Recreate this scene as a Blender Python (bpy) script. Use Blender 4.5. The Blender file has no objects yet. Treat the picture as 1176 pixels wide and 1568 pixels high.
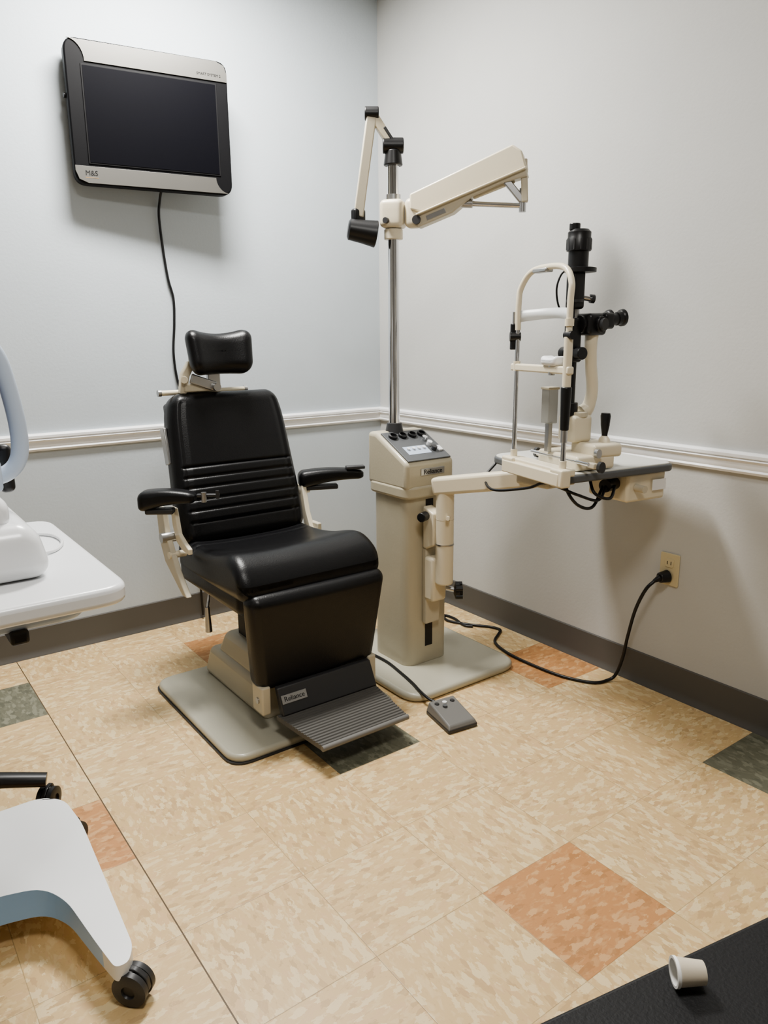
import bpy, bmesh, math, random
from mathutils import Vector, Matrix
random.seed(4)
pi=math.pi
COL=bpy.context.scene.collection
try: bpy.context.scene.view_settings.look='AgX - Medium High Contrast'
except Exception as e: print(e)
# ---------------------------------------------------------------- materials
def newmat(n):
    m=bpy.data.materials.new(n); m.use_nodes=True
    return m,m.node_tree,m.node_tree.nodes['Principled BSDF']
def mat(n,c,rough=.5,metal=0,spec=.5,bump=0,bscale=200,var=0,coat=0,trans=0,alpha=1):
    m,t,b=newmat(n)
    b.inputs['Base Color'].default_value=(*c,1)
    b.inputs['Roughness'].default_value=rough; b.inputs['Metallic'].default_value=metal
    b.inputs['Specular IOR Level'].default_value=spec
    b.inputs['Coat Weight'].default_value=coat
    b.inputs['Transmission Weight'].default_value=trans
    b.inputs['Alpha'].default_value=alpha
    tc=t.nodes.new('ShaderNodeTexCoord')
    nz=t.nodes.new('ShaderNodeTexNoise'); nz.inputs['Scale'].default_value=bscale; nz.inputs['Detail'].default_value=3
    t.links.new(tc.outputs['Object'],nz.inputs['Vector'])
    if bump:
        bp=t.nodes.new('ShaderNodeBump'); bp.inputs['Strength'].default_value=bump; bp.inputs['Distance'].default_value=.002
        t.links.new(nz.outputs['Fac'],bp.inputs['Height']); t.links.new(bp.outputs['Normal'],b.inputs['Normal'])
    n2=t.nodes.new('ShaderNodeTexNoise'); n2.inputs['Scale'].default_value=6
    t.links.new(tc.outputs['Object'],n2.inputs['Vector'])
    v=var if var else .03
    mx=t.nodes.new('ShaderNodeMix'); mx.data_type='RGBA'
    mx.inputs['A'].default_value=(*[x*(1-v) for x in c],1); mx.inputs['B'].default_value=(*[min(1,x*(1+v)) for x in c],1)
    t.links.new(n2.outputs['Fac'],mx.inputs['Factor']); t.links.new(mx.outputs['Result'],b.inputs['Base Color'])
    return m
M={}
M['wallL']=mat('wall_paint_cool_light_tint',(.505,.55,.585),.7,bump=.25,bscale=90)  # same paint as the right wall; cool light tint put into the colour
M['wallR']=mat('wall_paint',(.515,.515,.50),.75,bump=.25,bscale=90)
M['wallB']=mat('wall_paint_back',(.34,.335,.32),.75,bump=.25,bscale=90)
M['ceil']=mat('ceiling_white',(.56,.56,.55),.9,bump=.5,bscale=60)
M['trim']=mat('trim_white',(.86,.86,.86),.4)
M['base']=mat('cove_base_grey',(.105,.099,.090),.55)
M['vinyl']=mat('black_vinyl',(.006,.006,.007),.36,spec=.42,bump=.22,bscale=260)
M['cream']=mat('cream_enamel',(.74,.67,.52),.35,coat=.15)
M['cream2']=mat('cream_metal_darker',(.56,.51,.40),.4)  # darker cream, used on brackets, rails and lower covers
M['taupe']=mat('taupe_enamel',(.50,.455,.345),.38,coat=.2,bump=.15,bscale=120)
M['plate']=mat('floor_plate_enamel',(.47,.45,.365),.33,coat=.2)
M['chrome']=mat('chrome',(.75,.75,.76),.12,metal=1)
M['steel']=mat('brushed_steel',(.5,.5,.5),.35,metal=1)
M['black']=mat('black_plastic',(.010,.010,.011),.38)
M['rubber']=mat('black_rubber',(.015,.015,.016),.6)
M['gun']=mat('dark_grey_plastic',(.04,.04,.042),.4)
M['dgrey']=mat('panel_grey',(.10,.105,.11),.45)
M['mgrey']=mat('mid_grey_plastic',(.17,.165,.155),.5)
M['foot']=mat('footplate_rubber',(.105,.100,.092),.5)
M['white']=mat('white_plastic',(.82,.83,.84),.3,coat=.2)
M['blue']=mat('pale_blue_sides',(.34,.58,.95),.3,coat=.3)  # pale blue for the front and left side faces of the table base
M['bluegrey']=mat('blue_grey_plastic',(.50,.58,.70),.3,coat=.2)
M['navy']=mat('navy_plastic',(.01,.015,.06),.35)
M['screen']=mat('lcd_glass',(.003,.003,.005),.5,spec=.08)
M['silver']=mat('silver_bezel',(.20,.195,.18),.38,metal=.7)
M['tvblack']=mat('tv_frame_black',(.006,.006,.007),.5,spec=.15)
M['tvgun']=mat('screen_surround',(.012,.012,.013),.5,spec=.15)
M['ivory']=mat('ivory_outlet',(.60,.52,.34),.4)
M['clear']=mat('smoked_acrylic',(.34,.34,.31),.15,alpha=.55)
M['visor']=mat('frosted_band',(.75,.77,.77),.35,alpha=.75)
M['card']=mat('paper_cup_side',(.62,.55,.44),.8)
M['tan']=mat('logo_orange',(.42,.25,.10),.6)
M['paper']=mat('paper_white',(.90,.89,.86),.7)
M['desk']=mat('black_laminate',(.014,.014,.015),.55,spec=.3,bump=.3,bscale=300)
M['traytop']=mat('tray_laminate',(.62,.62,.58),.35)
def floor_mat():
    m,t,b=newmat('vct_tiles'); N=t.nodes; L=t.links
    def mth(op,a,c=None,d=None):
        n=N.new('ShaderNodeMath'); n.operation=op
        for i,v in enumerate((a,c,d)):
            if v is None: continue
            if isinstance(v,(int,float)): n.inputs[i].default_value=v
            else: L.new(v,n.inputs[i])
        return n.outputs[0]
    def mix(fac,A,B,bl='MIX'):
        n=N.new('ShaderNodeMix'); n.data_type='RGBA'; n.blend_type=bl
        for k,v in (('Factor',fac),('A',A),('B',B)):
            if isinstance(v,tuple): n.inputs[k].default_value=(*v,1)
            elif isinstance(v,(int,float)): n.inputs[k].default_value=v
            else: L.new(v,n.inputs[k])
        return n.outputs['Result']
    def sstep(v,a,c):
        n=N.new('ShaderNodeMapRange'); n.interpolation_type='SMOOTHSTEP'
        L.new(v,n.inputs['Value']); n.inputs['From Min'].default_value=a; n.inputs['From Max'].default_value=c
        return n.outputs['Result']
    def comb(x,y,z=0):
        n=N.new('ShaderNodeCombineXYZ')
        for i,v in enumerate((x,y,z)):
            if isinstance(v,(int,float)): n.inputs[i].default_value=v
            else: L.new(v,n.inputs[i])
        return n.outputs[0]
    geo=N.new('ShaderNodeNewGeometry'); s=N.new('ShaderNodeSeparateXYZ'); L.new(geo.outputs['Position'],s.inputs[0])
    u=mth('ADD',mth('DIVIDE',s.outputs[0],.3048),16.0); v=mth('ADD',mth('DIVIDE',mth('ADD',s.outputs[1],.2395),.3048),15.0)
    iu=mth('FLOOR',u); iv=mth('FLOOR',v); fu=mth('FRACT',u); fv=mth('FRACT',v)
    wn=N.new('ShaderNodeTexWhiteNoise'); L.new(comb(iu,iv),wn.inputs['Vector'])
    sw=mth('MODULO',mth('ADD',iu,iv),2.0)
    off=mth('MULTIPLY',wn.outputs['Value'],37.0)
    n1=N.new('ShaderNodeMix'); n1.data_type='VECTOR'
    L.new(sw,n1.inputs['Factor'])
    L.new(comb(mth('MULTIPLY',fu,9.5),mth('MULTIPLY',fv,19.0),off),n1.inputs['A'])
    L.new(comb(mth('MULTIPLY',fv,9.5),mth('MULTIPLY',fu,19.0),off),n1.inputs['B'])
    vec=n1.outputs['Result']
    def noise(sc,det,ro=.5,dist=0):
        n=N.new('ShaderNodeTexNoise'); n.inputs['Scale'].default_value=sc; n.inputs['Detail'].default_value=det
        n.inputs['Roughness'].default_value=ro; n.inputs['Distortion'].default_value=dist; L.new(vec,n.inputs['Vector']); return n
    a=noise(1.1,2,.55,.5); c=noise(2.0,3,.6,.4)
    dv=N.new('ShaderNodeVectorMath'); dv.operation='MULTIPLY_ADD'; L.new(c.outputs['Color'],dv.inputs[0]); dv.inputs[1].default_value=(.9,.9,.9); L.new(vec,dv.inputs[2])
    vo=N.new('ShaderNodeTexVoronoi'); vo.inputs['Scale'].default_value=1.35; L.new(dv.outputs[0],vo.inputs['Vector'])
    vs=N.new('ShaderNodeSeparateColor'); L.new(vo.outputs['Color'],vs.inputs[0])
    light=mth('MAXIMUM',mth('MULTIPLY',sstep(a.outputs['Fac'],.50,.64),.30),mth('MULTIPLY',mth('GREATER_THAN',vs.outputs[0],.78),.66))
    dark=mth('MAXIMUM',mth('MULTIPLY',sstep(c.outputs['Fac'],.58,.70),.30),mth('MULTIPLY',mth('LESS_THAN',vs.outputs[0],.11),.50))
    pink=mth('MULTIPLY',mth('GREATER_THAN',vs.outputs[1],.80),.35)
    base=mix(wn.outputs['Value'],(.645,.46,.235),(.685,.495,.26))
    col=mix(pink,base,(.69,.46,.27)); col=mix(light,col,(.84,.70,.44)); col=mix(dark,col,(.48,.315,.16))
    oc=mix(light,(.53,.27,.115),(.68,.44,.23)); oc=mix(dark,oc,(.38,.185,.075))
    gc=mix(light,(.165,.165,.12),(.29,.29,.22)); gc=mix(dark,gc,(.09,.095,.07))
    mu=mth('MODULO',iu,3.0); mv=mth('MODULO',iv,3.0)
    acc=mth('MULTIPLY',mth('COMPARE',mu,0.0,.1),mth('COMPARE',mv,2.0,.1))
    par=mth('MODULO',mth('ADD',mth('DIVIDE',iu,3.0),mth('DIVIDE',mth('SUBTRACT',iv,2.0),3.0)),2.0)
    ac=mix(mth('COMPARE',par,1.0,.3),oc,gc)
    col=mix(acc,col,ac)
    eu=mth('MINIMUM',fu,mth('SUBTRACT',1.0,fu)); ev=mth('MINIMUM',fv,mth('SUBTRACT',1.0,fv))
    e=mth('MINIMUM',eu,ev)
    line=mth('SUBTRACT',1.0,sstep(e,.001,.0045))
    seam=mth('MULTIPLY',mth('LESS_THAN',mth('ABSOLUTE',mth('SUBTRACT',u,10.0)),.0055),1.0)
    lf=mth('MAXIMUM',mth('MULTIPLY',line,mth('ADD',.22,mth('MULTIPLY',wn.outputs['Value'],.35))),seam)
    col=mix(lf,col,(.12,.08,.045))
    big=N.new('ShaderNodeTexNoise'); big.inputs['Scale'].default_value=1.7; L.new(geo.outputs['Position'],big.inputs['Vector'])
    col=mix(mth('MULTIPLY',big.outputs['Fac'],.12),col,(.60,.42,.24),'MULTIPLY')
    L.new(col,b.inputs['Base Color'])
    r=N.new('ShaderNodeMapRange'); L.new(c.outputs['Fac'],r.inputs['Value']); r.inputs['To Min'].default_value=.30; r.inputs['To Max'].default_value=.46
    L.new(r.outputs['Result'],b.inputs['Roughness'])
    bp=N.new('ShaderNodeBump'); bp.inputs['Strength'].default_value=.25; bp.inputs['Distance'].default_value=.001
    L.new(mth('SUBTRACT',mth('MULTIPLY',big.outputs['Fac'],.3),line),bp.inputs['Height']); L.new(bp.outputs['Normal'],b.inputs['Normal'])
    return m
M['floor']=floor_mat()
# ---------------------------------------------------------------- builders
T=Matrix.Identity(4); ROOT=None
def setT(m=None):
    global T; T=m if m is not None else Matrix.Identity(4)
def root(n,loc=(0,0,0)):
    global ROOT
    e=bpy.data.objects.new(n,None); e.empty_display_size=.1; e.location=loc; COL.objects.link(e); ROOT=e; return e
def noroot():
    global ROOT; ROOT=None
def fin(n,me,m,smooth=True,bevel=0,seg=3,sub=0,ang=40):
    me.transform(T)
    if T.determinant()<0: me.flip_normals()
    for mm in (m if isinstance(m,(list,tuple)) else [m]): me.materials.append(M[mm])
    o=bpy.data.objects.new(n,me); COL.objects.link(o)
    if ROOT:
        o.parent=ROOT; o.matrix_parent_inverse=Matrix.Translation(-ROOT.location)
    if smooth:
        for p in me.polygons: p.use_smooth=True
        try: me.set_sharp_from_angle(angle=math.radians(ang))
        except Exception: pass
    if bevel:
        b=o.modifiers.new('bevel','BEVEL'); b.width=bevel; b.segments=seg; b.limit_method='ANGLE'; b.angle_limit=math.radians(35)
    if sub:
        s=o.modifiers.new('sub','SUBSURF'); s.levels=sub; s.render_levels=sub
    return o
def bm2(n,bm):
    bmesh.ops.recalc_face_normals(bm,faces=bm.faces)
    me=bpy.data.meshes.new(n); bm.to_mesh(me); bm.free(); return me
def box(n,a,b,m,bevel=.003,rot=None,seg=3):
    c=[(a[i]+b[i])/2 for i in range(3)]; s=[abs(b[i]-a[i]) for i in range(3)]
    bm=bmesh.new(); bmesh.ops.create_cube(bm,size=1)
    for v in bm.verts: v.co=Vector([v.co[i]*s[i] for i in range(3)])
    R=rot if rot is not None else Matrix.Identity(3)
    for v in bm.verts: v.co=R@v.co+Vector(c)
    return fin(n,bm2(n,bm),m,bevel=min(bevel,min(s)*.45) if bevel else 0,seg=seg)
def cyl(n,p,q,r,m,r2=None,seg=28,bevel=0):
    p=Vector(p);q=Vector(q);d=q-p
    bm=bmesh.new(); bmesh.ops.create_cone(bm,cap_ends=True,segments=seg,radius1=r,radius2=r if r2 is None else r2,depth=d.length)
    rot=d.to_track_quat('Z','Y').to_matrix().to_4x4()
    bmesh.ops.transform(bm,matrix=Matrix.Translation((p+q)/2)@rot,verts=bm.verts)
    return fin(n,bm2(n,bm),m,bevel=bevel)
def lathe(n,prof,m,c=(0,0,0),axis=(0,0,1),seg=36):
    bm=bmesh.new(); rings=[]
    rot=Vector(axis).to_track_quat('Z','Y').to_matrix()
    for r,z in prof:
        rings.append([bm.verts.new(rot@Vector((r*math.cos(2*pi*i/seg),r*math.sin(2*pi*i/seg),z))+Vector(c)) for i in range(seg)])
    for k in range(len(rings)-1):
        for i in range(seg):
            bm.faces.new((rings[k][i],rings[k][(i+1)%seg],rings[k+1][(i+1)%seg],rings[k+1][i]))
    if prof[0]!=prof[-1]:
        bm.faces.new(rings[0][::-1]); bm.faces.new(rings[-1])
    bmesh.ops.remove_doubles(bm,verts=bm.verts,dist=1e-5)
    return fin(n,bm2(n,bm),m)
def catmull(pts,k=8):
    P=[Vector(p) for p in pts]; P=[2*P[0]-P[1]]+P+[2*P[-1]-P[-2]]; out=[]
    for i in range(1,len(P)-2):
        a,b,c,d=P[i-1:i+3]
        for j in range(k):
            t=j/k; out.append(.5*((2*b)+(c-a)*t+(2*a-5*b+4*c-d)*t*t+(3*b-a-3*c+d)*t**3))
    out.append(P[-2]); return out
def tube(n,pts,r,m,k=8,seg=12,smooth=True,flat=None):
    P=catmull(pts,k) if smooth else [Vector(p) for p in pts]
    R=r if callable(r) else (lambda t:r)
    bm=bmesh.new(); rings=[]; up=None
    for i,p in enumerate(P):
        t=(P[min(i+1,len(P)-1)]-P[max(i-1,0)]).normalized()
        if up is None:
            up=Vector((0,0,1)) if abs(t.z)<.9 else Vector((1,0,0))
        s=t.cross(up).normalized(); up=s.cross(t).normalized()
        rr=R(i/(len(P)-1)); fy=flat if flat else 1
        rings.append([bm.verts.new(p+rr*(math.cos(2*pi*j/seg)*s+fy*math.sin(2*pi*j/seg)*up)) for j in range(seg)])
    for a,b in zip(rings,rings[1:]):
        for j in range(seg): bm.faces.new((a[j],a[(j+1)%seg],b[(j+1)%seg],b[j]))
    bm.faces.new(rings[0][::-1]); bm.faces.new(rings[-1])
    return fin(n,bm2(n,bm),m,ang=60)
def roundpoly(pts,r,k=6):
    out=[]; n=len(pts)
    for i in range(n):
        p=Vector(pts[i]); a=Vector(pts[i-1]); b=Vector(pts[(i+1)%n])
        rr=r[i] if isinstance(r,(list,tuple)) else r
        d1=(a-p); d2=(b-p); l=min(rr,d1.length*.49,d2.length*.49)
        if l<1e-5: out.append(p); continue
        s=p+d1.normalized()*l; e=p+d2.normalized()*l
        for j in range(k+1):
            t=j/k; out.append((1-t)**2*s+2*t*(1-t)*p+t*t*e)
    return out
def prism(n,pts,lo,hi,m,axis='z',cr=0,bevel=.003,seg=3):
    """2D outline extruded along axis. axis z:(x,y) ; x:(y,z) ; y:(x,z)"""
    P=roundpoly(pts,cr) if cr else [Vector(p) for p in pts]
    def V(p,h): return {'z':(p.x,p.y,h),'x':(h,p.x,p.y),'y':(p.x,h,p.y)}[axis]
    bm=bmesh.new()
    A=[bm.verts.new(V(p,lo)) for p in P]; B=[bm.verts.new(V(p,hi)) for p in P]
    bm.faces.new(A); bm.faces.new(B)
    for i in range(len(P)): bm.faces.new((A[i],A[(i+1)%len(P)],B[(i+1)%len(P)],B[i]))
    return fin(n,bm2(n,bm),m,bevel=bevel,seg=seg,ang=30)
def rbox(n,size,r,m,c=(0,0,0),rot=None,deform=None,div=(6,6,6),k=4):
    h=[s/2 for s in size]; r=min(r,min(h)*.999)
    ax=[]
    for i in range(3):
        inn=h[i]-r; e=[inn+r*math.tan(pi/4*j/k) for j in range(1,k+1)]
        mid=[-inn+2*inn*j/div[i] for j in range(div[i]+1)]
        ax.append([-x for x in e[::-1]]+mid+e)
    bm=bmesh.new(); cache={}
    def vert(p):
        key=tuple(round(x,6) for x in p)
        if key in cache: return cache[key]
        inner=Vector([max(-(h[i]-r),min(h[i]-r,p[i])) for i in range(3)])
        d=Vector(p)-inner
        q=inner+d.normalized()*r if d.length>1e-9 else Vector(p)
        if deform: q=Vector(deform(q))
        v=bm.verts.new(q); cache[key]=v; return v
    for i in range(3):
        j,l=(i+1)%3,(i+2)%3
        for s in (-1,1):
            for a in range(len(ax[j])-1):
                for b in range(len(ax[l])-1):
                    q=[]
                    for da,db in ((0,0),(1,0),(1,1),(0,1)):
                        p=[0,0,0]; p[i]=s*h[i]; p[j]=ax[j][a+da]; p[l]=ax[l][b+db]; q.append(vert(p))
                    bm.faces.new(q)
    R=(rot if rot is not None else Matrix.Identity(3)).to_4x4()
    bmesh.ops.transform(bm,matrix=Matrix.Translation(c)@R,verts=bm.verts)
    return fin(n,bm2(n,bm),m,ang=75)
def text(n,s,size,m,Mx,ext=.0004):
    cu=bpy.data.curves.new(n,'FONT'); cu.body=s; cu.size=size; cu.extrude=ext; cu.align_x='CENTER'; cu.align_y='CENTER'
    ob=bpy.data.objects.new(n+'_tmp',cu); COL.objects.link(ob)
    dg=bpy.context.evaluated_depsgraph_get(); me=bpy.data.meshes.new_from_object(ob.evaluated_get(dg))
    bpy.data.objects.remove(ob); me.transform(Mx)
    return fin(n,me,m,smooth=False)
def rx(a): return Matrix.Rotation(a,3,'X')
def ry(a): return Matrix.Rotation(a,3,'Y')
def rz(a): return Matrix.Rotation(a,3,'Z')
# ---------------------------------------------------------------- room
XL,YB,H=-4.0,-4.6,2.80
noroot()
box('floor',(XL,YB,-.1),(0,0,0),'floor',0)
box('ceiling',(XL,YB,H),(0,0,H+.1),'ceil',0)
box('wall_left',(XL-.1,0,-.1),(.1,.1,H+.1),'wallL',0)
box('wall_right',(0,YB,-.1),(.1,0,H+.1),'wallR',0)
box('wall_far_side',(XL-.1,YB,-.1),(XL,0,H+.1),'wallB',0)
box('wall_behind',(XL-.1,YB-.1,-.1),(.1,YB,H+.1),'wallB',0)
rail=[(0,.838),(-.012,.838),(-.016,.846),(-.012,.852),(-.014,.856),(-.014,.872),(-.018,.877),(-.022,.881),(-.016,.886),(-.022,.890),(-.022,.899),(-.014,.906),(0,.906)]
prism('trim_1',[(p[0],p[1]) for p in rail],XL,0,'trim','x',bevel=0)   # left wall: (y,z)
prism('trim_2',[(p[0],p[1]) for p in rail],YB,-.012,'trim','y',bevel=0) # right wall: (x,z)
bb=[(0,0),(-.014,0),(-.012,.006),(-.006,.014),(-.004,.03),(-.004,.118),(-.001,.122),(0,.122)]
prism('baseboard_left',bb,XL,0,'base','x',bevel=0)
prism('baseboard_right',bb,YB,-.004,'base','y',bevel=0)
# ceiling lights
def troffer(n,x,y,e,sx=.6,sy=1.2,c=(1,.98,.94)):
    root(n,(x,y,H))
    for a,b in (((-sx/2-.02,-sy/2-.02),(sx/2+.02,-sy/2)),((-sx/2-.02,sy/2),(sx/2+.02,sy/2+.02)),((-sx/2-.02,-sy/2),(-sx/2,sy/2)),((sx/2,-sy/2),(sx/2+.02,sy/2))):
        box('frame',(x+a[0],y+a[1],H-.02),(x+b[0],y+b[1],H),'trim',.002)
    l=bpy.data.lights.new(n+'_lamp','AREA'); l.shape='RECTANGLE'; l.size=sx; l.size_y=sy; l.energy=e; l.color=c
    o=bpy.data.objects.new('lamp',l); COL.objects.link(o); o.parent=ROOT; o.location=(0,0,-.03)
troffer('ceiling_light',-1.15,-.68,80,.6,.3)
troffer('ceiling_light',-1.75,-2.75,30,.5,.5)
# ---------------------------------------------------------------- exam chair
cx=-1.10
root('exam_chair',(cx,-.9,0))
prism('base_plate',[(-1.46,-1.24),(-.83,-1.24),(-.83,-.56),(-1.46,-.56)],0.0,.028,'plate','z',cr=.07,bevel=.012,seg=4)
prism('base_gasket',[(-1.465,-1.245),(-.825,-1.245),(-.825,-.555),(-1.465,-.555)],0.0,.006,'gun','z',cr=.07,bevel=0)
def taper(n,b0,b1,z0,z1,m,bevel=.02):
    bm=bmesh.new(); V=[bm.verts.new((x,y,z0)) for x,y in ((b0[0],b0[2]),(b0[1],b0[2]),(b0[1],b0[3]),(b0[0],b0[3]))]
    W=[bm.verts.new((x,y,z1)) for x,y in ((b1[0],b1[2]),(b1[1],b1[2]),(b1[1],b1[3]),(b1[0],b1[3]))]
    bm.faces.new(V);bm.faces.new(W)
    for i in range(4): bm.faces.new((V[i],V[(i+1)%4],W[(i+1)%4],W[i]))
    return fin(n,bm2(n,bm),m,bevel=bevel)
taper('lift_housing',(-1.28,-.92,-1.09,-.60),(-1.26,-.94,-1.0,-.62),.026,.135,'taupe',.022)
taper('lift_housing_upper',(-1.25,-.95,-1.05,-.66),(-1.22,-.98,-.93,-.68),.12,.205,'taupe',.022)
box('lift_scissor',(-1.19,-1.0,.16),(-1.01,-.72,.43),'rubber',.02)
cyl('lift_column',(cx,-.85,.18),(cx,-.85,.44),.06,'gun')
box('seat_frame',(-1.30,-1.06,.40),(-.90,-.62,.465),'gun',.01)
def seat_def(q):
    x,y,z=q; t=(-y+.29)/.58
    w=.93+.07*t; x*=w
    if z>0:
        z+=.016*math.exp(-((t-.80)/.16)**2)-.014*math.exp(-((t-.38)/.25)**2)
        z+=.014*(abs(x)/.26)**3
        for s in (.10,.16,.22,.28): z-=.004*math.exp(-((t-s)/.008)**2)
    if t>.8: z-=.06*((t-.8)/.2)**2*(1 if z>0 else .0)
    return (x,y,z)
rbox('seat_cushion',(.53,.58,.125),.045,'vinyl',(cx-.003,-.875,.513),rx(math.radians(-3)),seat_def,(10,70,4),5)
rbox('seat_skirt',(.505,.50,.09),.03,'vinyl',(cx,-.86,.455),None,None,(4,4,2),3)
seams=[.005,-.032,-.069,-.112,-.150,-.190]
def back_def(q):
    x,y,z=q; t=(z+.26)/.52
    w=1.0-.12*t
    if t>.75: w-=.06*((t-.75)/.25)**2.2
    if t<.2: w-=.05*((.2-t)/.2)**2
    x*=w
    if y<0:
        y-=.012*(1-(x/.25)**2)*(.6+.4*math.cos((t-.5)*3))
        for s in seams: y+=.0065*math.exp(-((z-s)/.0048)**2)*(1 if abs(x)<.215 else .0)
        if abs(x)<.215 and seams[-1]<z<seams[0]: y-=.003
    if abs(abs(x)-.212*w)<.006 and z<.24 and y<0: y+=.005
    return (x,y,z)
Rb=rx(math.radians(-15))
rbox('backrest_cushion',(.51,.11,.55),.046,'vinyl',(cx-.006,-.582,.80),Rb,back_def,(40,3,150),5)
def back_shell(q):
    x,y,z=q; t=(z+.26)/.52; return (x*(1.0-.12*t),y,z)
rbox('backrest_shell',(.46,.04,.46),.012,'gun',(cx-.004,-.522,.81),Rb,back_shell,(4,2,4),3)
setT(Matrix.Translation((cx-.006,-.585,.80))@Rb.to_4x4())
box('side_plate',(-.244,-.01,.03),(-.232,.03,.16),'steel',.003)
setT()
def hr(q):
    x,y,z=q
    z*=1+.12*(abs(x)/.12)**2
    z-= .012*(1-(x/.12)**2) if z>0 else 0
    y+= .03*(x/.12)**2*-1
    return (x*(1+.05*(z/.08)),y,z)
rbox('headrest_cushion',(.240,.090,.155),.042,'vinyl',(cx-.030,-.555,1.213),rx(math.radians(-10)),hr,(12,3,10),5)
box('headrest_backplate',(cx-.12,-.512,1.15),(cx+.05,-.498,1.27),'cream2',.005)
cyl('headrest_crossbar',(cx-.235,-.50,1.073),(cx+.10,-.50,1.073),.0095,'cream')
for s in (cx-.235,cx+.10): cyl('crossbar_end',(s-.006,-.50,1.073),(s+.006,-.50,1.073),.012,'steel')
box('headrest_stem',(cx-.05,-.505,1.0),(cx+.0,-.485,1.2),'steel',.004)
box('headrest_bracket',(cx-.16,-.55,1.075),(cx-.03,-.51,1.105),'cream2',.006)
prism('headrest_bracket_arm',[(cx-.175,1.07),(cx-.15,1.07),(cx-.135,1.13),(cx-.115,1.165),(cx-.135,1.185),(cx-.165,1.14)],-.545,-.52,'cream2','y',bevel=.004)
box('headrest_link',(cx-.14,-.56,1.09),(cx-.04,-.55,1.125),'steel',.004,ry(.35))
cyl('headrest_knob',(cx-.045,-.575,1.09),(cx-.045,-.545,1.09),.014,'steel')
cyl('headrest_knob_2',(cx-.155,-.545,1.12),(cx-.165,-.565,1.12),.012,'cream')
def leg_def(q):
    x,y,z=q; t=(z+.17)/.34; w=.86+.14*t; x*=w
    if y<0: y-=.010*(1-(x/.26)**2)
    return (x,y,z)
rbox('leg_rest_cushion',(.515,.085,.335),.036,'vinyl',(cx,-1.135,.335),rx(math.radians(7)),leg_def,(8,3,8),5)
box('leg_rest_backplate',(cx-.20,-1.09,.19),(cx+.20,-1.075,.46),'gun',.006)
for s,nm in ((-1,'left'),(1,'right')):
    box('leg_rest_bracket_'+nm,(cx+s*.205-.016,-1.17,.095),(cx+s*.205+.016,-1.10,.19),'cream2',.006)
    cyl('bracket_bolt_'+nm,(cx+s*.205-.02,-1.14,.14),(cx+s*.205+.02,-1.14,.14),.010,'steel')
    box('hinge_'+nm,(cx+s*.225-.008,-1.13,.475),(cx+s*.225+.008,-1.05,.505),'steel',.004)
prism('footrest_riser',[(-1.165,.185),(-1.185,.185),(-1.225,.105),(-1.20,.092)],cx-.175,cx+.185,'gun','x',bevel=.004)
setT(Matrix.Translation((cx-.125,-1.2045,.150))@Matrix.Rotation(math.radians(90-26.6),4,'X'))
box('footrest_label',(-.045,-.014,-.001),(.045,.014,.0015),'steel',.0005)
text('footrest_label_text','Reliance',.022,'black',Matrix.Translation((0,0,.002)))
setT()
def footplate():
    bm=bmesh.new(); n=16
    y0,y1=-1.20,-1.425
    def ring(t,dz):
        y=y0+(y1-y0)*t; w=.188-.030*t; z=.100-.012*t
        return (cx-w,y,z+dz),(cx+w,y,z+dz)
    ts=[]
    for i in range(n):
        a=i/n; ts+= [(a,0),(a+.15/n,.0035),(a+.60/n,.0035),(a+.75/n,0)]
    ts.append((1,0))
    L=[];Rr=[]
    for t,dz in ts:
        a,b=ring(t,dz); L.append(bm.verts.new(a)); Rr.append(bm.verts.new(b))
    for i in range(len(ts)-1): bm.faces.new((L[i],L[i+1],Rr[i+1],Rr[i]))
    a,b=ring(0,-.014); c,d=ring(1,-.014)
    vb=[bm.verts.new(x) for x in (a,b,d,c)]
    bm.faces.new(vb); bm.faces.new((L[0],Rr[0],vb[1],vb[0])); bm.faces.new((L[-1],vb[3],vb[2],Rr[-1]))
    bm.faces.new([vb[0],vb[3]]+L[::-1]); bm.faces.new([vb[1]]+Rr+[vb[2]])
    return fin('footplate',bm2('footplate',bm),'foot',smooth=False)
footplate()
cyl('footplate_nosing',(cx-.160,-1.427,.083),(cx+.160,-1.427,.083),.009,'mgrey')
def armrest(tag,base,tip):
    b=Vector(base); t=Vector(tip); d=(t-b); L=d.length; a=math.atan2(d.y,d.x)
    setT(Matrix.Translation(b)@Matrix.Rotation(a,4,'Z'))
    def ad(q):
        x,y,z=q; k=(x/L+.5); s=1-.50*k
        z=z*s+.012*k+ .010*math.sin(k*pi)
        return (x,y*(1-.25*k),z)
    rbox('arm_pad_'+tag,(L,.080,.070),.024,'vinyl',(L/2,0,0),None,ad,(14,3,3),4)
    box('arm_under_'+tag,(.02,-.02,-.042),(L*.6,.02,-.022),'gun',.006)
    setT()
armrest('left',(-1.50,-.69,.735),(-1.345,-.80,.745))
armrest('right',(-.84,-.60,.715),(-.60,-.70,.740))
box('arm_latch_left',(-1.350,-.835,.750),(-1.275,-.815,.760),'gun',.003,rz(-.6))
cyl('arm_latch_pin_left',(-1.33,-.83,.735),(-1.33,-.83,.768),.009,'steel')
cyl('arm_latch_pin2_left',(-1.29,-.85,.745),(-1.29,-.85,.772),.006,'gun')
box('arm_paddle_right',(-.675,-.72,.752),(-.60,-.685,.764),'gun',.003,rz(-.4))
prism('arm_support_left',[(-.70,.705),(-.735,.705),(-.76,.62),(-.80,.60),(-.84,.585),(-.84,.565),(-.78,.57),(-.735,.59),(-.71,.64)],-1.40,-1.385,'cream','x',bevel=.003)
prism('arm_support_outer_left',[(-.63,.70),(-.69,.70),(-.705,.61),(-.78,.50),(-.86,.425),(-.82,.425),(-.68,.51),(-.64,.58)],-1.425,-1.405,'cream2','x',bevel=.004)
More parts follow.
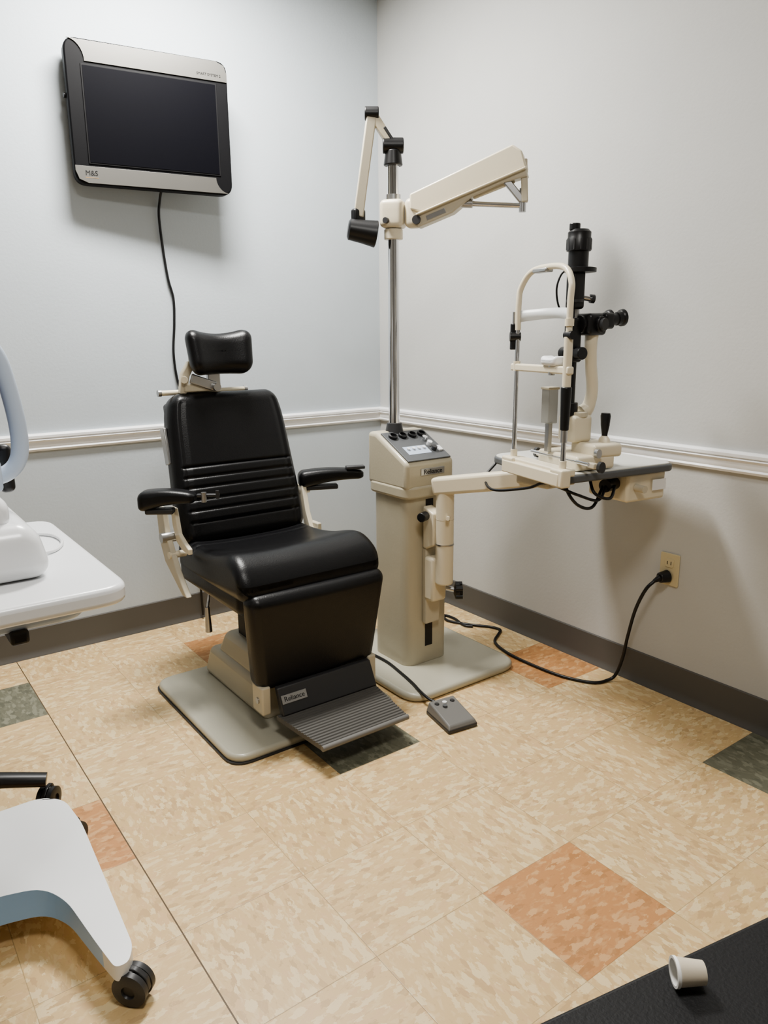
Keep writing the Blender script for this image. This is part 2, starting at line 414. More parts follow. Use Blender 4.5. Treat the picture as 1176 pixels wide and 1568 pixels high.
cyl('arm_pivot_left',(-1.44,-.70,.60),(-1.37,-.70,.60),.018,'steel')
cyl('arm_pivot_low_left',(-1.43,-.735,.545),(-1.37,-.735,.545),.012,'cream')
prism('arm_support_right',[(-.60,.70),(-.635,.70),(-.66,.60),(-.69,.54),(-.76,.515),(-.76,.50),(-.66,.51),(-.62,.60)],-.845,-.825,'cream','x',bevel=.003)
cyl('arm_pivot_right',(-.86,-.61,.675),(-.80,-.61,.675),.014,'steel')
box('recline_bracket_right',(-.83,-.72,.50),(-.81,-.62,.56),'cream2',.004)
tube('recline_lever',[(-1.28,-.76,.44),(-1.32,-.80,.40),(-1.335,-.81,.35)],.005,'chrome')
cyl('recline_lever_grip',(-1.335,-.81,.36),(-1.335,-.81,.27),.008,'steel',r2=.012)
# ---------------------------------------------------------------- instrument stand
root('instrument_stand',(-.55,-.95,0))
prism('stand_plate',[(-.79,-1.27),(-.26,-1.27),(-.26,-.66),(-.79,-.66)],0,.032,'plate','z',cr=.09,bevel=.014,seg=4)
prism('column',[(-.655,-1.06),(-.45,-1.06),(-.45,-.84),(-.655,-.84)],.03,.70,'taupe','z',cr=.045,bevel=.004)
prism('column_top',[(-.668,-1.075),(-.438,-1.075),(-.438,-.825),(-.668,-.825)],.688,.735,'taupe','z',cr=.045,bevel=.01)
prism('console',[(-.83,.72),(-1.07,.72),(-1.07,.822),(-.885,.916),(-.83,.916)],-.666,-.44,'taupe','x',bevel=.016,seg=4)
box('column_slot',(-.568,-1.0615,.10),(-.533,-1.058,.68),'black',0)
box('console_label',(-.60,-1.0735,.772),(-.49,-1.069,.797),'steel',.001)
text('console_label_text','Reliance',.026,'black',Matrix.Translation((-.545,-1.0742,.784))@Matrix.Rotation(pi/2,4,'X'))
setT(Matrix.Translation((-.553,-.9775,.870))@Matrix.Rotation(math.atan2(.094,.185),4,'X'))
box('control_panel',(-.100,-.098,-.001),(.100,.090,.0045),'dgrey',.002)
for i in range(4):
    x=-.068+i*.045
    lathe('socket_%d'%i,[(.017,0),(.017,.010),(.012,.012),(.010,.004),(.0,.004)],'black',(x,.055,.004))
box('panel_label',(-.07,-.062,.004),(.035,-.012,.0055),'bluegrey',.0005)
for i in range(4):
    cyl('button_%d'%i,(-.055+i*.024,-.03,.004),(-.055+i*.024,-.03,.012),.0065,'white')
for i in range(3):
    cyl('knob_%d'%i,(.055+i*.0,.02-i*.033,.004),(.055,.02-i*.033,.02),.010,('chrome','white','gun')[i])
box('rocker',(.072,-.06,.004),(.09,-.03,.012),'white',.002)
setT()
PX,PY=-.575,-.88
cyl('pole',(PX,PY,.90),(PX,PY,1.85),.0205,'chrome',seg=40)
cyl('pole_collar',(PX,PY,.905),(PX,PY,.945),.036,'gun',r2=.028)
cyl('pole_sleeve',(PX,PY,1.60),(PX,PY,1.635),.034,'cream',bevel=.003)
rbox('arm_clamp',(.085,.085,.095),.018,'cream',(PX,PY,1.685),rz(-.9),None,(3,3,3),3)
cyl('clamp_knob',(PX-.052,PY-.02,1.66),(PX-.035,PY-.012,1.66),.010,'gun')
cyl('pole_upper_collar',(PX,PY,1.73),(PX,PY,1.75),.026,'steel')
cyl('lamp_joint',(PX,PY,1.845),(PX,PY,1.895),.034,'black',r2=.027,bevel=.004)
cyl('lamp_joint_pivot',(PX-.03,PY+.02,1.91),(PX+.03,PY-.02,1.91),.026,'black',bevel=.003)
e0=Vector((PX,PY,1.905)); e1=Vector((-.640,-.845,2.01)); e2=Vector((-.685,-.82,1.675))
def bar(n,a,b,w,h,m,bevel=.004):
    a=Vector(a);b=Vector(b);d=b-a; z=Vector((0,0,1)); x=d.normalized()
    y=z.cross(x); y=Vector((0,1,0)) if y.length<.05 else y.normalized(); zz=x.cross(y)
    global T; old=T.copy(); T=old@(Matrix.Translation(a)@Matrix((x,y,zz)).transposed().to_4x4())
    o=box(n,(0,-w/2,-h/2),(d.length,w/2,h/2),m,bevel); T=old; return o
bar('lamp_upper_link',e0,e1,.030,.030,'cream')
bar('lamp_upper_link_cover',e0+Vector((.0,0,.015)),e0*.55+e1*.45+Vector((0,0,.014)),.033,.012,'gun')
cyl('lamp_elbow',e1+Vector((-.02,.014,0)),e1+Vector((.02,-.014,0)),.022,'black',bevel=.003)
bar('lamp_lower_link',e1,e2,.032,.034,'cream2')
rbox('lamp_yoke',(.05,.03,.045),.01,'black',e2+Vector((0,0,.005)),None,None,(2,2,2),3)
lh=Vector((-.675,-.835,1.625)); ld=Vector((.85,-.45,-.16)).normalized()
lathe('lamp_head',[(.028,-.055),(.036,-.050),(.040,0),(.046,.045),(.044,.047),(.038,.030),(0,.025)],'black',lh,ld)
d=Vector((.6,-.8,0)); up=math.radians(19)
ax=Vector((d.x*math.cos(up),d.y*math.cos(up),math.sin(up))); side=Vector((0,0,1)).cross(ax).normalized(); az=ax.cross(side)
rbox('arm_knuckle',(.06,.055,.10),.02,'cream',Vector((PX,PY,1.685))+d*.075,rz(math.atan2(d.y,d.x)),None,(3,3,3),3)
setT(Matrix.Translation(Vector((PX,PY,1.68))+d*.09)@Matrix((ax,side,az)).transposed().to_4x4())
prism('arm_cover',[(.0,.068),(.375,.080),(.398,.05),(.398,-.005),(.02,-.005),(-.015,.02)],-.036,.036,'cream','y',bevel=.006,seg=4)
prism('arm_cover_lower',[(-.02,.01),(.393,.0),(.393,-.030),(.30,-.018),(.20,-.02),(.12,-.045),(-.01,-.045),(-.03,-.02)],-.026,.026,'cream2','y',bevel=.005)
box('arm_cover_lip',(.0,-.040,-.008),(.395,.040,-.002),'cream',.002)
box('arm_label',(.03,-.0275,-.036),(.10,-.0255,-.020),'steel',.0005)
cyl('arm_pivot',(-.005,-.034,-.02),(-.005,.034,-.02),.015,'gun')
setT()
end=Vector((PX,PY,1.68))+d*.09+ax*.385
bar('end_link',end+Vector((0,0,.03)),end+Vector((.005,-.005,-.105)),.034,.022,'cream2')
bar('end_yoke',end+Vector((-.04,.04,-.035)),end+Vector((.0,-.0,-.10)),.022,.024,'steel')
cyl('end_pin',end+Vector((0,0,-.135)),end+Vector((0,0,-.06)),.012,'steel')
hb=end+Vector((0,0,-.115))
cyl('levelling_bar',hb,hb-d*.25+Vector((0,0,.022)),.009,'chrome')
cyl('levelling_bar_collar',hb-d*.25+Vector((0,0,.022)),hb-d*.17+Vector((0,0,.015)),.014,'steel')
bar('tension_link',end+Vector((0,0,-.03))-d*.03,hb-d*.17+Vector((0,0,.04)),.012,.024,'cream')
QX,QY=-.552,-1.15
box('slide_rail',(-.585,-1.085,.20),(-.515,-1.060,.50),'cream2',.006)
box('slide_bracket',(-.59,-1.13,.30),(-.52,-1.075,.47),'cream',.012)
prism('upper_bracket',[(-1.07,.66),(-1.13,.64),(-1.13,.52),(-1.09,.50),(-1.07,.50)],-.59,-.545,'cream','x',bevel=.006)
cyl('bracket_knob',(-.60,-1.10,.63),(-.635,-1.115,.63),.017,'black',bevel=.003)
cyl('lift_post',(QX,QY,.375),(QX,QY,.770),.033,'cream',bevel=.006,seg=36)
cyl('post_ring',(QX,QY,.525),(QX,QY,.530),.0345,'steel')
cyl('post_top_ring',(QX,QY,.62),(QX,QY,.622),.0335,'cream2')
cyl('post_knob_stem',(QX-.0,QY-.02,.63),(QX-.03,QY-.05,.635),.007,'cream')
cyl('lock_stem',(QX+.01,QY-.0,.355),(QX+.045,QY-.03,.345),.010,'steel')
lathe('lock_knob',[(.012,0),(.028,.006),(.030,.02),(.022,.032),(0,.034)],'black',(QX+.03,QY-.02,.345),(.8,-.6,0))
for i in range(5):
    a=2*pi*i/5; cyl('lock_lobe_%d'%i,Vector((QX+.035,QY-.024,.345))+Vector((.6*math.cos(a)*.026,.8*math.cos(a)*.026,math.sin(a)*.026)),Vector((QX+.055,QY-.039,.345))+Vector((.6*math.cos(a)*.026,.8*math.cos(a)*.026,math.sin(a)*.026)),.009,'black')
bar('swing_arm',(QX-.02,QY+.035,.738),(-.44,-1.49,.810),.055,.064,'cream',.012)
box('table_mount',(-.50,-1.58,.79),(-.36,-1.44,.838),'cream2',.01)
TR=[(-.585,-1.70),(-.10,-1.77),(-.06,-1.37),(-.19,-1.30),(-.45,-1.27)]
prism('slit_lamp_table',TR,.834,.858,'dgrey','z',cr=[.03,.04,.03,.06,.05],bevel=.006)
prism('slit_lamp_table_top',[(x+(-.33-x)*.025,y+(-1.52-y)*.025) for x,y in TR],.856,.862,'traytop','z',cr=[.03,.04,.03,.06,.05],bevel=.002)
bx=rz(math.radians(-8))
box('power_supply',(-.275,-1.735,.742),(-.105,-1.56,.836),'cream',.01,bx)
box('power_supply_label',(-.185,-1.748,.775),(-.125,-1.7465,.81),'white',0,bx)
cyl('power_supply_dial',(-.25,-1.73,.79),(-.255,-1.765,.79),.012,'cream2')
cyl('power_plug',(-.285,-1.67,.80),(-.345,-1.68,.80),.021,'black')
tube('table_cable_1',[(-.34,-1.68,.80),(-.40,-1.70,.765),(-.48,-1.68,.79),(-.55,-1.62,.825),(-.56,-1.55,.80),(-.56,-1.40,.77),(-.50,-1.30,.79),(-.45,-1.30,.835)],.0045,'black')
tube('table_cable_2',[(-.34,-1.67,.80),(-.40,-1.68,.74),(-.47,-1.68,.755),(-.50,-1.66,.80),(-.44,-1.60,.83)],.005,'black')
tube('table_cable_3',[(-.32,-1.70,.80),(-.37,-1.72,.77),(-.42,-1.70,.79),(-.40,-1.66,.835)],.005,'black')
# ---------------------------------------------------------------- slit lamp
root('slit_lamp',(-.5475,-1.575,.862))
a=Vector((.977,-.215,0)); b=Vector((.215,.977,0))
ST=Matrix((a,b,Vector((0,0,1)))).transposed().to_4x4(); ST.translation=Vector((-.5475,-1.575,.862))
STm=ST@Matrix.Translation((.12,0,0))@Matrix.Diagonal((.72,1,1,1))@Matrix.Translation((-.12,0,0))
setT(ST)
w=.128
prism('chin_rest_foot',[(-.018,-.155),(.03,-.155),(.03,.15),(-.018,.15)],.001,.022,'cream','z',cr=.01,bevel=.004)
box('foot_clamp_right',(-.030,-.165,-.03),(.005,-.105,.024),'cream',.006)
box('foot_clamp_left',(-.030,.095,-.02),(.005,.155,.024),'cream',.006)
box('foot_front',(-.032,-.15,-.028),(-.014,.15,.012),'cream',.004)
for s,nm in ((-1,'right'),(1,'left')):
    cyl('upright_'+nm,(0,s*w,-.01),(0,s*w,.455 if s<0 else .485),.0075,'chrome')
    cyl('foot_collar_'+nm,(0,s*w,.02),(0,s*w,.045),.011,'cream')
cyl('sleeve_right',(0,-w,.255),(0,-w,.40),.0125,'cream')
cyl('sleeve_left',(0,w,.295),(0,w,.325),.011,'cream')
cyl('height_grip',(0,-w,.135),(0,-w,.26),.0125,'black',r2=.016,bevel=.003)
cyl('height_grip_collar',(0,-w,.10),(0,-w,.135),.010,'steel')
tube('head_arch',[(0,w,.42),(0,w,.50),(.004,w-.004,.545),(.012,w-.045,.590),(.018,0,.600),(.012,-w+.045,.590),(.004,-w+.004,.55),(0,-w,.50),(0,-w,.40)],.0092,'cream',k=8)
box('arch_clip',(0.004,.0,.585),(.032,.07,.598),'steel',.004)
bm=bmesh.new(); R0=[];R1=[]
for i in range(17):
    t=i/16; yy=-w+2*w*t; aa=.045*math.sin(pi*t)
    R0.append(bm.verts.new((aa,yy,.443+.01*math.sin(pi*t)))); R1.append(bm.verts.new((aa,yy,.478+.006*math.sin(pi*t))))
for i in range(16): bm.faces.new((R0[i],R0[i+1],R1[i+1],R1[i]))
o=fin('forehead_band',bm2('fb',bm),'visor'); so=o.modifiers.new('s','SOLIDIFY'); so.thickness=.003
box('chin_crossbar',(-.010,-.145,.295),(.012,.150,.318),'cream',.005)
rbox('chin_cup',(.05,.075,.034),.013,'white',(.005,-.055,.334),None,lambda q:(q.x,q.y,q.z-(.010*(1-(q.y/.04)**2) if q.z>0 else 0)),(6,8,2),4)
cyl('chin_post',(.0,-.055,.29),(.0,-.055,.33),.010,'steel')
cyl('canthus_knob',(-.006,w+.014,.36),(-.006,w+.014,.44),.011,'black',bevel=.003)
cyl('canthus_knob_shaft',(-.02,w+.014,.40),(.01,w,.40),.014,'black')
cyl('canthus_rod',(-.006,w+.014,.44),(-.006,w+.014,.475),.005,'steel')
cyl('knob_upper_right',(0,-w-.02,.405),(0,-w+.012,.405),.012,'black')
cyl('arch_fix_right',(0,-w,.43),(0,-w,.45),.013,'cream')
setT(STm)
rbox('base_slab',(.20,.205,.045),.012,'cream',(.155,.0,.024),None,None,(3,3,2),3)
box('rail_left',(.10,-.14,.012),(.125,.16,.03),'cream2',.004)
for s in (-1,1):
    cyl('rail_wheel_%d'%s,(.112,s*.155,.022),(.112,s*.168,.022),.017,'gun')
cyl('track_axle',(.06,-.15,.032),(.06,.14,.032),.006,'chrome')
rbox('joystick_base',(.15,.12,.042),.012,'cream',(.215,-.045,.058),None,None,(3,3,2),3)
cyl('base_label_knob',(.145,-.108,.055),(.145,-.122,.055),.014,'steel')
rbox('turret_block',(.10,.085,.085),.014,'cream',(.155,.01,.120),None,None,(3,3,3),3)
cyl('turret_disc',(.155,.01,.155),(.155,.01,.172),.045,'cream2',bevel=.003)
lathe('joystick_boot',[(.022,0),(.020,.012),(.011,.022),(0,.022)],'cream',(.245,-.055,.076))
lathe('joystick',[(.010,0),(.011,.02),(.016,.045),(.0185,.075),(.016,.083),(0,.084)],'black',(.245,-.055,.085))
tube('microscope_arm',[(.18,.0,.165),(.205,-.005,.185),(.215,-.01,.24),(.200,-.01,.32),(.195,-.01,.385),(.205,-.01,.43)],lambda t:.023-.004*math.sin(pi*t),'cream',k=6,flat=1.2)
setT(ST)
cyl('lamp_column_foot',(.120,.01,.16),(.120,.01,.20),.026,'black',bevel=.003)
cyl('lamp_column_lower',(.120,.01,.17),(.120,.01,.345),.0155,'black')
rbox('tilt_joint',(.04,.05,.045),.01,'black',(.122,.01,.345),None,None,(2,2,2),3)
for s in (-1,1): cyl('tilt_knob_%d'%s,(.122,.01+s*.022,.35),(.122,.01+s*.050,.35),.019,'black',bevel=.003)
rbox('lamp_lower_body',(.042,.04,.10),.010,'black',(.118,.008,.405),None,None,(2,2,3),3)
box('mirror_holder',(.098,.0,.45),(.116,.016,.52),'gun',.003)
cyl('lamp_mid_rod',(.128,.012,.44),(.128,.012,.60),.011,'steel')
rbox('slit_assembly',(.046,.042,.11),.010,'black',(.120,.008,.535),None,None,(2,2,3),3)
cyl('slit_ring_1',(.120,.008,.500),(.120,.008,.508),.027,'gun')
lathe('aperture_disc',[(.030,0),(.047,.002),(.047,.014),(.030,.018),(0,.018)],'black',(.135,.008,.585))
lathe('lamp_housing',[(.030,0),(.030,.045),(.036,.047),(.037,.080),(.034,.085),(.034,.100),(.026,.108),(0,.109)],'black',(.125,.008,.60))
for i in range(12):
    aa=2*pi*i/12; box('cooling_fin_%d'%i,(.125+.035*math.cos(aa)-.002,.008+.035*math.sin(aa)-.002,.65),(.125+.035*math.cos(aa)+.002,.008+.035*math.sin(aa)+.002,.68),'gun',0)
cyl('housing_cap',(.110,.012,.705),(.110,.012,.725),.016,'black',bevel=.003)
cyl('slit_width_knob',(.145,.008,.515),(.175,.0,.510),.009,'chrome')
cyl('slit_width_knob_end',(.170,.0,.511),(.182,-.003,.510),.013,'gun')
setT(STm)
rbox('microscope_body',(.095,.075,.065),.014,'black',(.195,-.005,.435),None,None,(3,3,3),3)
cyl('objective',(.135,-.005,.435),(.165,-.005,.435),.026,'black')
rbox('prism_housing',(.055,.095,.048),.012,'black',(.245,-.005,.445),None,None,(3,3,3),3)
for s in (-1,1):
    yy=-.005+s*.030
    lathe('eyepiece_%d'%s,[(.017,0),(.017,.03),(.020,.032),(.021,.05),(.025,.055),(.026,.066),(.020,.068),(.016,.060),(0,.058)],'black',(.262,yy,.447),(1,0,.12))
cyl('magnification_drum',(.20,-.055,.435),(.20,.045,.435),.024,'black',bevel=.003)
cyl('drum_knob',(.20,-.068,.435),(.20,-.052,.435),.018,'gun')
cyl('microscope_pivot',(.200,-.01,.38),(.200,-.01,.41),.014,'cream2')
setT(ST)
box('acrylic_shield',(.050,.02,.135),(.085,.06,.245),'clear',.003)
box('acrylic_shield_frame',(.047,.018,.24),(.088,.062,.248),'cream2',.002)
box('acrylic_shield_mount',(.06,.03,.045),(.075,.05,.14),'steel',.002)
tube('lamp_cord',[(.10,.02,.60),(.085,.035,.58),(.075,.04,.54),(.085,.04,.49),(.105,.03,.46)],.003,'black')
setT()
# ---------------------------------------------------------------- wall monitor
root('wall_monitor',(-1.135,0,2.063))
phi=math.radians(-6.8)
setT(Matrix.Translation((-1.140,-.098,2.063))@Matrix.Rotation(phi,4,'Z'))
W,Hh=.2985,.2435
prism('monitor_shell',[(-W,-Hh),(W,-Hh),(W,Hh),(-W,Hh)],-.03,.02,'tvblack','y',cr=.045,bevel=.006)
prism('monitor_rear',[(-W*.7,-Hh*.7),(W*.7,-Hh*.7),(W*.7,Hh*.7),(-W*.7,Hh*.7)],.02,.05,'tvblack','y',cr=.03,bevel=.006)
lo=[(-W+.012+.055*math.sin(i/10*pi/2),Hh-.006-.068*(1-math.cos(i/10*pi/2))) for i in range(11)]
top=lo+[(W-.003,Hh-.074),(W-.003,Hh-.045),(W-.014,Hh-.016),(W-.045,Hh-.004)]
prism('bezel_top_silver',top,-.034,-.028,'silver','y',bevel=.0015)
hi=[(W-.012-.055*math.sin(i/10*pi/2),-Hh+.006+.056*(1-math.cos(i/10*pi/2))) for i in range(11)]
bot=hi+[(-W+.003,-Hh+.062),(-W+.003,-Hh+.045),(-W+.014,-Hh+.016),(-W+.045,-Hh+.004)]
prism('bezel_bottom_silver',bot,-.034,-.028,'silver','y',bevel=.0015)
box('screen_frame',(-W+.052,-.033,-Hh+.070),(W-.046,-.030,Hh-.082),'tvgun',.002)
box('screen',(-W+.058,-.0345,-Hh+.076),(W-.052,-.0325,Hh-.088),'screen',0)
tm=lambda x,z:Matrix.Translation((x,-.0345,z))@Matrix.Rotation(pi/2,4,'X')
text('model_text','SMART SYSTEM 2',.0125,'black',tm(W-.075,Hh-.055))
text('logo_text','M&S',.024,'black',tm(-W+.058,-Hh+.038))
box('logo_rule',(-W+.035,-.0346,-Hh+.022),(-W+.082,-.0342,-Hh+.0235),'tan',0)
setT()
box('wall_bracket',(-1.20,-.055,1.99),(-1.07,0,2.13),'gun',.004)
cyl('side_knob',(-1.430,-.060,2.12),(-1.445,-.060,2.12),.009,'black')
tube('monitor_cord',[(-1.10,-.05,1.84),(-1.10,-.02,1.80),(-1.105,-.012,1.74),(-1.098,-.010,1.62),(-1.085,-.010,1.50),(-1.068,-.010,1.42),(-1.072,-.010,1.32),(-1.085,-.012,1.20),(-1.075,-.012,1.08),(-1.05,-.03,.97),(-1.04,-.03,.7),(-1.04,-.02,.3),(-1.04,-.03,.02)],.0052,'black')
# ---------------------------------------------------------------- outlet & cord
root('wall_outlet',(0,-1.715,.465))
prism('cover_plate',[(-1.752,.407),(-1.678,.407),(-1.678,.523),(-1.752,.523)],-.006,0,'ivory','x',cr=.006,bevel=.002)
z=.489
prism('receptacle',[(-1.732,z-.016),(-1.698,z-.016),(-1.698,z+.016),(-1.732,z+.016)],-.0085,-.004,'ivory','x',cr=.010,bevel=.001)
for dy in (-.007,.007): box('slot',(-.0092,-1.715+dy-.0012,z-.006),(-.008,-1.715+dy+.0012,z+.006),'black',0)
root('power_cord',(-.03,-1.7,.43))
cyl('plug',(-.005,-1.712,.440),(-.038,-1.700,.437),.023,'black',r2=.018,bevel=.003)
cyl('plug_neck',(-.036,-1.701,.437),(-.055,-1.690,.425),.012,'black',r2=.006)
tube('cord',[(-.048,-1.694,.43),(-.075,-1.675,.395),(-.075,-1.64,.31),(-.065,-1.61,.20),(-.06,-1.59,.10),(-.065,-1.57,.03),(-.09,-1.555,.008),(-.15,-1.53,.006),(-.20,-1.42,.006),(-.215,-1.25,.006),(-.205,-1.13,.006),(-.17,-1.04,.006),(-.10,-.99,.006),(-.06,-.96,.006),(-.07,-.91,.006),(-.12,-.84,.006),(-.17,-.74,.006),(-.14,-.68,.006),(-.13,-.74,.006),(-.15,-.82,.006),(-.13,-.86,.006)],.006,'black',k=10)
# ---------------------------------------------------------------- foot pedal
root('foot_pedal',(-.75,-1.41,0))
pts=[(-.815,-1.485),(-.70,-1.50),(-.672,-1.345),(-.785,-1.33)]
prism('pedal_base',pts,0,.014,'gun','z',cr=.008,bevel=.003)
bm=bmesh.new()
lowv=[bm.verts.new((x,y,.012)) for x,y in pts]
cxp=sum(p[0] for p in pts)/4; cyp=sum(p[1] for p in pts)/4
hi=[bm.verts.new((x+(cxp-x)*.12,y+(cyp-y)*.12,.026 if k<2 else .048)) for k,(x,y) in enumerate(pts)]
bm.faces.new(lowv);bm.faces.new(hi)
for i in range(4): bm.faces.new((lowv[i],lowv[(i+1)%4],hi[(i+1)%4],hi[i]))
fin('pedal_body',bm2('pb',bm),'mgrey',bevel=.005)
for i,(x,y) in enumerate(((-.765,-1.365),(-.735,-1.37),(-.705,-1.375),(-.75,-1.39))):
    cyl('pedal_button_%d'%i,(x,y,.040),(x,y,.047),.008,('gun','white','gun','dgrey')[i])
tube('pedal_cord',[(-.735,-1.345,.03),(-.75,-1.31,.034),(-.745,-1.25,.040),(-.725,-1.18,.039),(-.705,-1.08,.038),(-.69,-.97,.038),(-.70,-.85,.038),(-.73,-.75,.038)],.005,'black')
# ---------------------------------------------------------------- instrument table (left)
root('instrument_table',(-2.2,-1.45,0))
zt=.858
prism('table_top',[(-2.55,-1.89),(-1.908,-1.89),(-1.908,-1.29),(-2.55,-1.29)],zt-.034,zt,'white','z',cr=.055,bevel=.010,seg=4)
prism('table_skirt',[(-2.50,-1.83),(-1.97,-1.83),(-1.97,-1.35),(-2.50,-1.35)],zt-.065,zt-.03,'bluegrey','z',cr=.05,bevel=.008)
box('height_lever',(-2.10,-1.84,zt-.085),(-2.07,-1.76,zt-.06),'black',.006)
rbox('pillar',(.11,.12,.68),.03,'white',(-2.28,-1.45,.44),None,None,(3,3,3),3)
rbox('pillar_inner',(.08,.09,.72),.02,'steel',(-2.28,-1.45,.46),None,None,(3,3,3),3)
def base():
    out=[(-2.60,-1.29),(-2.00,-1.285),(-1.955,-1.33),(-1.945,-1.45),(-1.955,-1.84),(-1.975,-1.872),(-2.000,-1.87),(-2.013,-1.80),(-2.035,-1.66),(-2.07,-1.60),(-2.16,-1.575),(-2.40,-1.575),(-2.49,-1.60),(-2.52,-1.66),(-2.535,-1.80),(-2.55,-1.86),(-2.58,-1.87),(-2.60,-1.84)]
    P=roundpoly(out,.035,5)
    def top(p):
        y=p.y; t=max(0,min(1,(-y-1.45)/.42)); return .148-.052*t
    def thick(p):
        t=max(0,min(1,(-p.y-1.45)/.42)); return .085-.050*t
    bm=bmesh.new()
    A=[bm.verts.new((p.x,p.y,top(p)-thick(p))) for p in P]; B=[bm.verts.new((p.x,p.y,top(p))) for p in P]
    bm.faces.new(A); bm.faces.new(B)
    for i in range(len(P)): bm.faces.new((A[i],A[(i+1)%len(P)],B[(i+1)%len(P)],B[i]))
    bmesh.ops.triangulate(bm,faces=[f for f in bm.faces if len(f.verts)>4])
    me=bm2('bs',bm); me.update()
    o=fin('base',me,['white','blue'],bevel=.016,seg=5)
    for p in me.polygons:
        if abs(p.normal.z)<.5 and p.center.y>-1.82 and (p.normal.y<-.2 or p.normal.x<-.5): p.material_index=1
    return o
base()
def caster(tag,x,y,yaw,R=.036,mt='gun',hood='gun'):
    setT(Matrix.Translation((x,y,0))@Matrix.Rotation(yaw,4,'Z'))
    for s in (-1,1):
        lathe('wheel_%s_%d'%(tag,s),[(0,-.009),(R*.75,-.009),(R,-.006),(R,.006),(R*.75,.009),(R*.4,.009),(R*.35,.004),(0,.004)],mt,(0,s*.014,R),(0,s,0))
    prism('caster_hood_'+tag,[(-R*1.0,R*.8),(-R*.9,R*1.6),(-R*.3,R*2.1),(R*.6,R*2.1),(R*.8,R*1.7),(R*.3,R*.9)],-.006,.006,hood,'y',cr=.008,bevel=.002)
    cyl('caster_stem_'+tag,(0,0,R*1.6),(0,0,R*2.0),.008,'steel')
    setT()
caster('front',-1.968,-1.866,2.3)
caster('rear',-1.945,-1.315,.5,.036)
caster('front_far',-2.575,-1.84,1.0); caster('rear_far',-2.57,-1.32,1.0,.036)
# autorefractor on table
root('autorefractor',(-2.15,-1.6,zt))
setT(Matrix.Translation((.008,-.05,zt-.840)))
rbox('base_housing',(.36,.30,.10),.035,'white',(-2.20,-1.57,.890),None,lambda q:(q.x*(1-.06*(q.z/.05)),q.y*(1-.05*(q.z/.05)),q.z),(5,5,3),5)
rbox('mid_housing',(.30,.25,.07),.03,'white',(-2.215,-1.56,.955),None,None,(4,4,2),5)
rbox('neck_housing',(.26,.18,.16),.05,'bluegrey',(-2.28,-1.56,1.04),None,None,(4,4,3),5)
rbox('measuring_head',(.28,.20,.26),.06,'white',(-2.30,-1.56,1.22),None,None,(4,4,4),5)
rbox('head_face',(.02,.14,.18),.009,'navy',(-2.090,-1.53,1.12),None,None,(3,3,3),3)
box('head_face_mount',(-2.20,-1.58,1.03),(-2.095,-1.52,1.19),'navy',.01)
setT(Matrix.Translation((.030,0,-.005)))
tube('face_frame',[(-2.12,-1.56,1.02),(-2.065,-1.56,1.022),(-2.035,-1.56,1.05),(-2.029,-1.56,1.11),(-2.040,-1.56,1.20),(-2.055,-1.56,1.255),(-2.09,-1.56,1.29),(-2.16,-1.56,1.30)],.0125,'bluegrey',flat=1.3)
setT(Matrix.Translation((.022,-.02,.012)))
box('chin_rest_post',(-2.12,-1.585,.98),(-2.065,-1.535,1.04),'bluegrey',.008)
rbox('joystick_grip',(.03,.03,.10),.012,'black',(-2.035,-1.43,1.0),None,None,(2,2,2),3)
tube('instrument_cord',[(-2.04,-1.45,.865),(-2.0,-1.42,.851),(-1.965,-1.45,.850),(-1.96,-1.52,.850),(-1.99,-1.58,.850),(-2.04,-1.60,.855)],.0035,'white')
setT()
# ---------------------------------------------------------------- rolling stool
SX,SY=-2.27,-1.00
root('rolling_stool',(SX,SY,0))
aim=math.atan2(-1.115-SY,-1.945-SX)
for i in range(5):
    an=aim+2*pi*i/5; dx,dy=math.cos(an),math.sin(an); L=.335
    tube('arm_%d'%i,[(SX,SY,.125),(SX+dx*.12,SY+dy*.12,.122),(SX+dx*.22,SY+dy*.22,.11),(SX+dx*L,SY+dy*L,.090)],lambda t:.030-.007*t,'black',flat=.8)
    caster('s%d'%i,SX+dx*L,SY+dy*L,an+1.2,.033,'black','black')
cyl('gas_lift',(SX,SY,.10),(SX,SY,.42),.025,'chrome'); cyl('hub',(SX,SY,.09),(SX,SY,.16),.04,'black')
lathe('stool_seat',[(.10,0),(.17,.01),(.19,.035),(.185,.065),(.16,.08),(0,.082)],'vinyl',(SX,SY,.42))
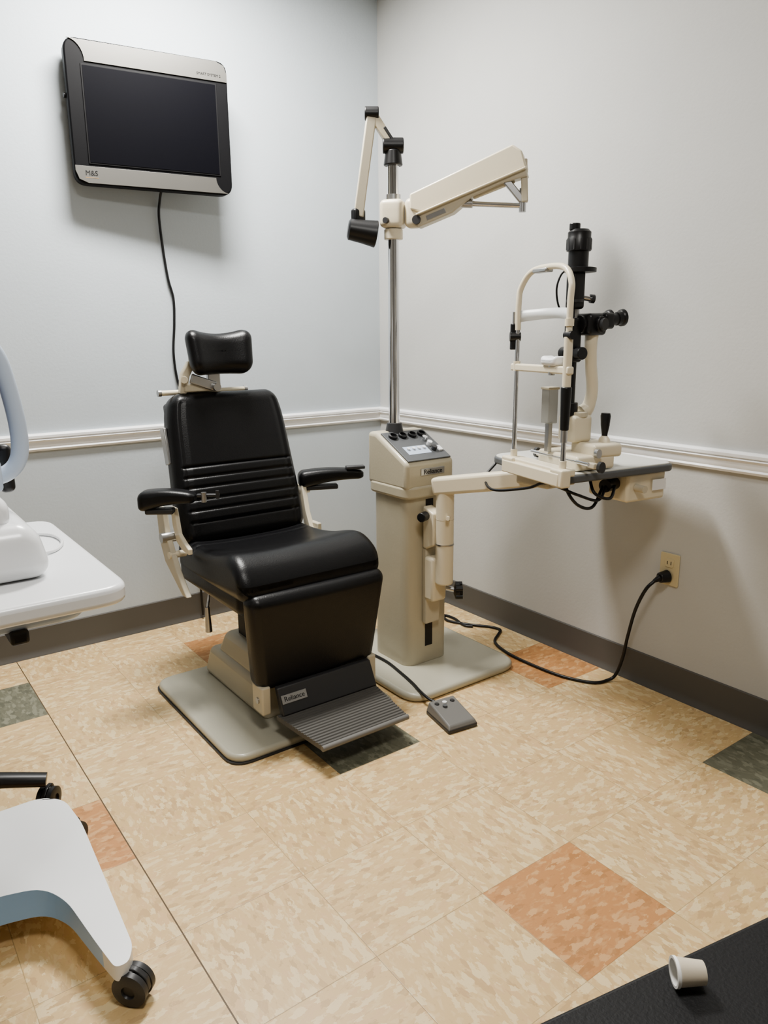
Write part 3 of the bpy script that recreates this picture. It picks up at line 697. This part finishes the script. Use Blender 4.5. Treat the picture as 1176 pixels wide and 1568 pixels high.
# ---------------------------------------------------------------- desk + paper cup in the near corner
root('desk',(-1.5,-3.1,0))
setT(Matrix.Translation((-1.98,-2.806,0))@Matrix.Rotation(math.radians(-11.3),4,'Z'))
box('desktop',(0,-.62,.705),(1.05,0,.74),'desk',.004)
box('end_panel_near',(.03,-.58,0),(.055,-.04,.705),'desk',.003)
box('end_panel_far',(.99,-.58,0),(1.015,-.04,.705),'desk',.003)
box('front_panel',(.055,-.04,0),(.99,-.02,.705),'desk',.003)
box('modesty_panel',(.055,-.57,.25),(.99,-.55,.705),'desk',.003)
setT()
root('paper_cup',(-1.775,-2.87,.741))
cd=Vector((.78,-.62,0)).normalized(); c0=Vector((-1.780,-2.866,.7525)); r=.0118
lathe('cup_wall',[(r-.001,.0),(r,.0),(r-.0025,.024),(0,.024),(0,.0225),(r-.0035,.0225),(r-.001,0)],'card',c0,cd)
lathe('cup_rim',[(r-.0016,-.001),(r+.0006,-.001),(r+.0006,.0015),(r-.0009,.003),(r-.0030,.020),(r-.0038,.020),(r-.0016,-.001)],'paper',c0,cd)
# ---------------------------------------------------------------- camera
p=math.radians(13.49); h=math.radians(36.2)
fh=Vector((math.sin(h),math.cos(h),0)); r0=Vector((math.cos(h),-math.sin(h),0))
fw=fh*math.cos(p)-Vector((0,0,math.sin(p))); u0=fh*math.sin(p)+Vector((0,0,math.cos(p)))
R=(r0*math.cos(.008)-u0*math.sin(.008)); U=(u0*math.cos(.008)+r0*math.sin(.008))
CM=Matrix((R,U,-fw)).transposed().to_4x4(); CM.translation=Vector((-2.286,-3.147,1.28))
cd_=bpy.data.cameras.new('camera'); co=bpy.data.objects.new('camera',cd_); COL.objects.link(co)
co.matrix_world=CM; cd_.sensor_width=36; cd_.lens=36*1150/1568; cd_.clip_start=.02
bpy.context.scene.camera=co
wd=bpy.data.worlds.new('world'); bpy.context.scene.world=wd; wd.use_nodes=True
wd.node_tree.nodes['Background'].inputs[0].default_value=(.6,.65,.7,1); wd.node_tree.nodes['Background'].inputs[1].default_value=.2
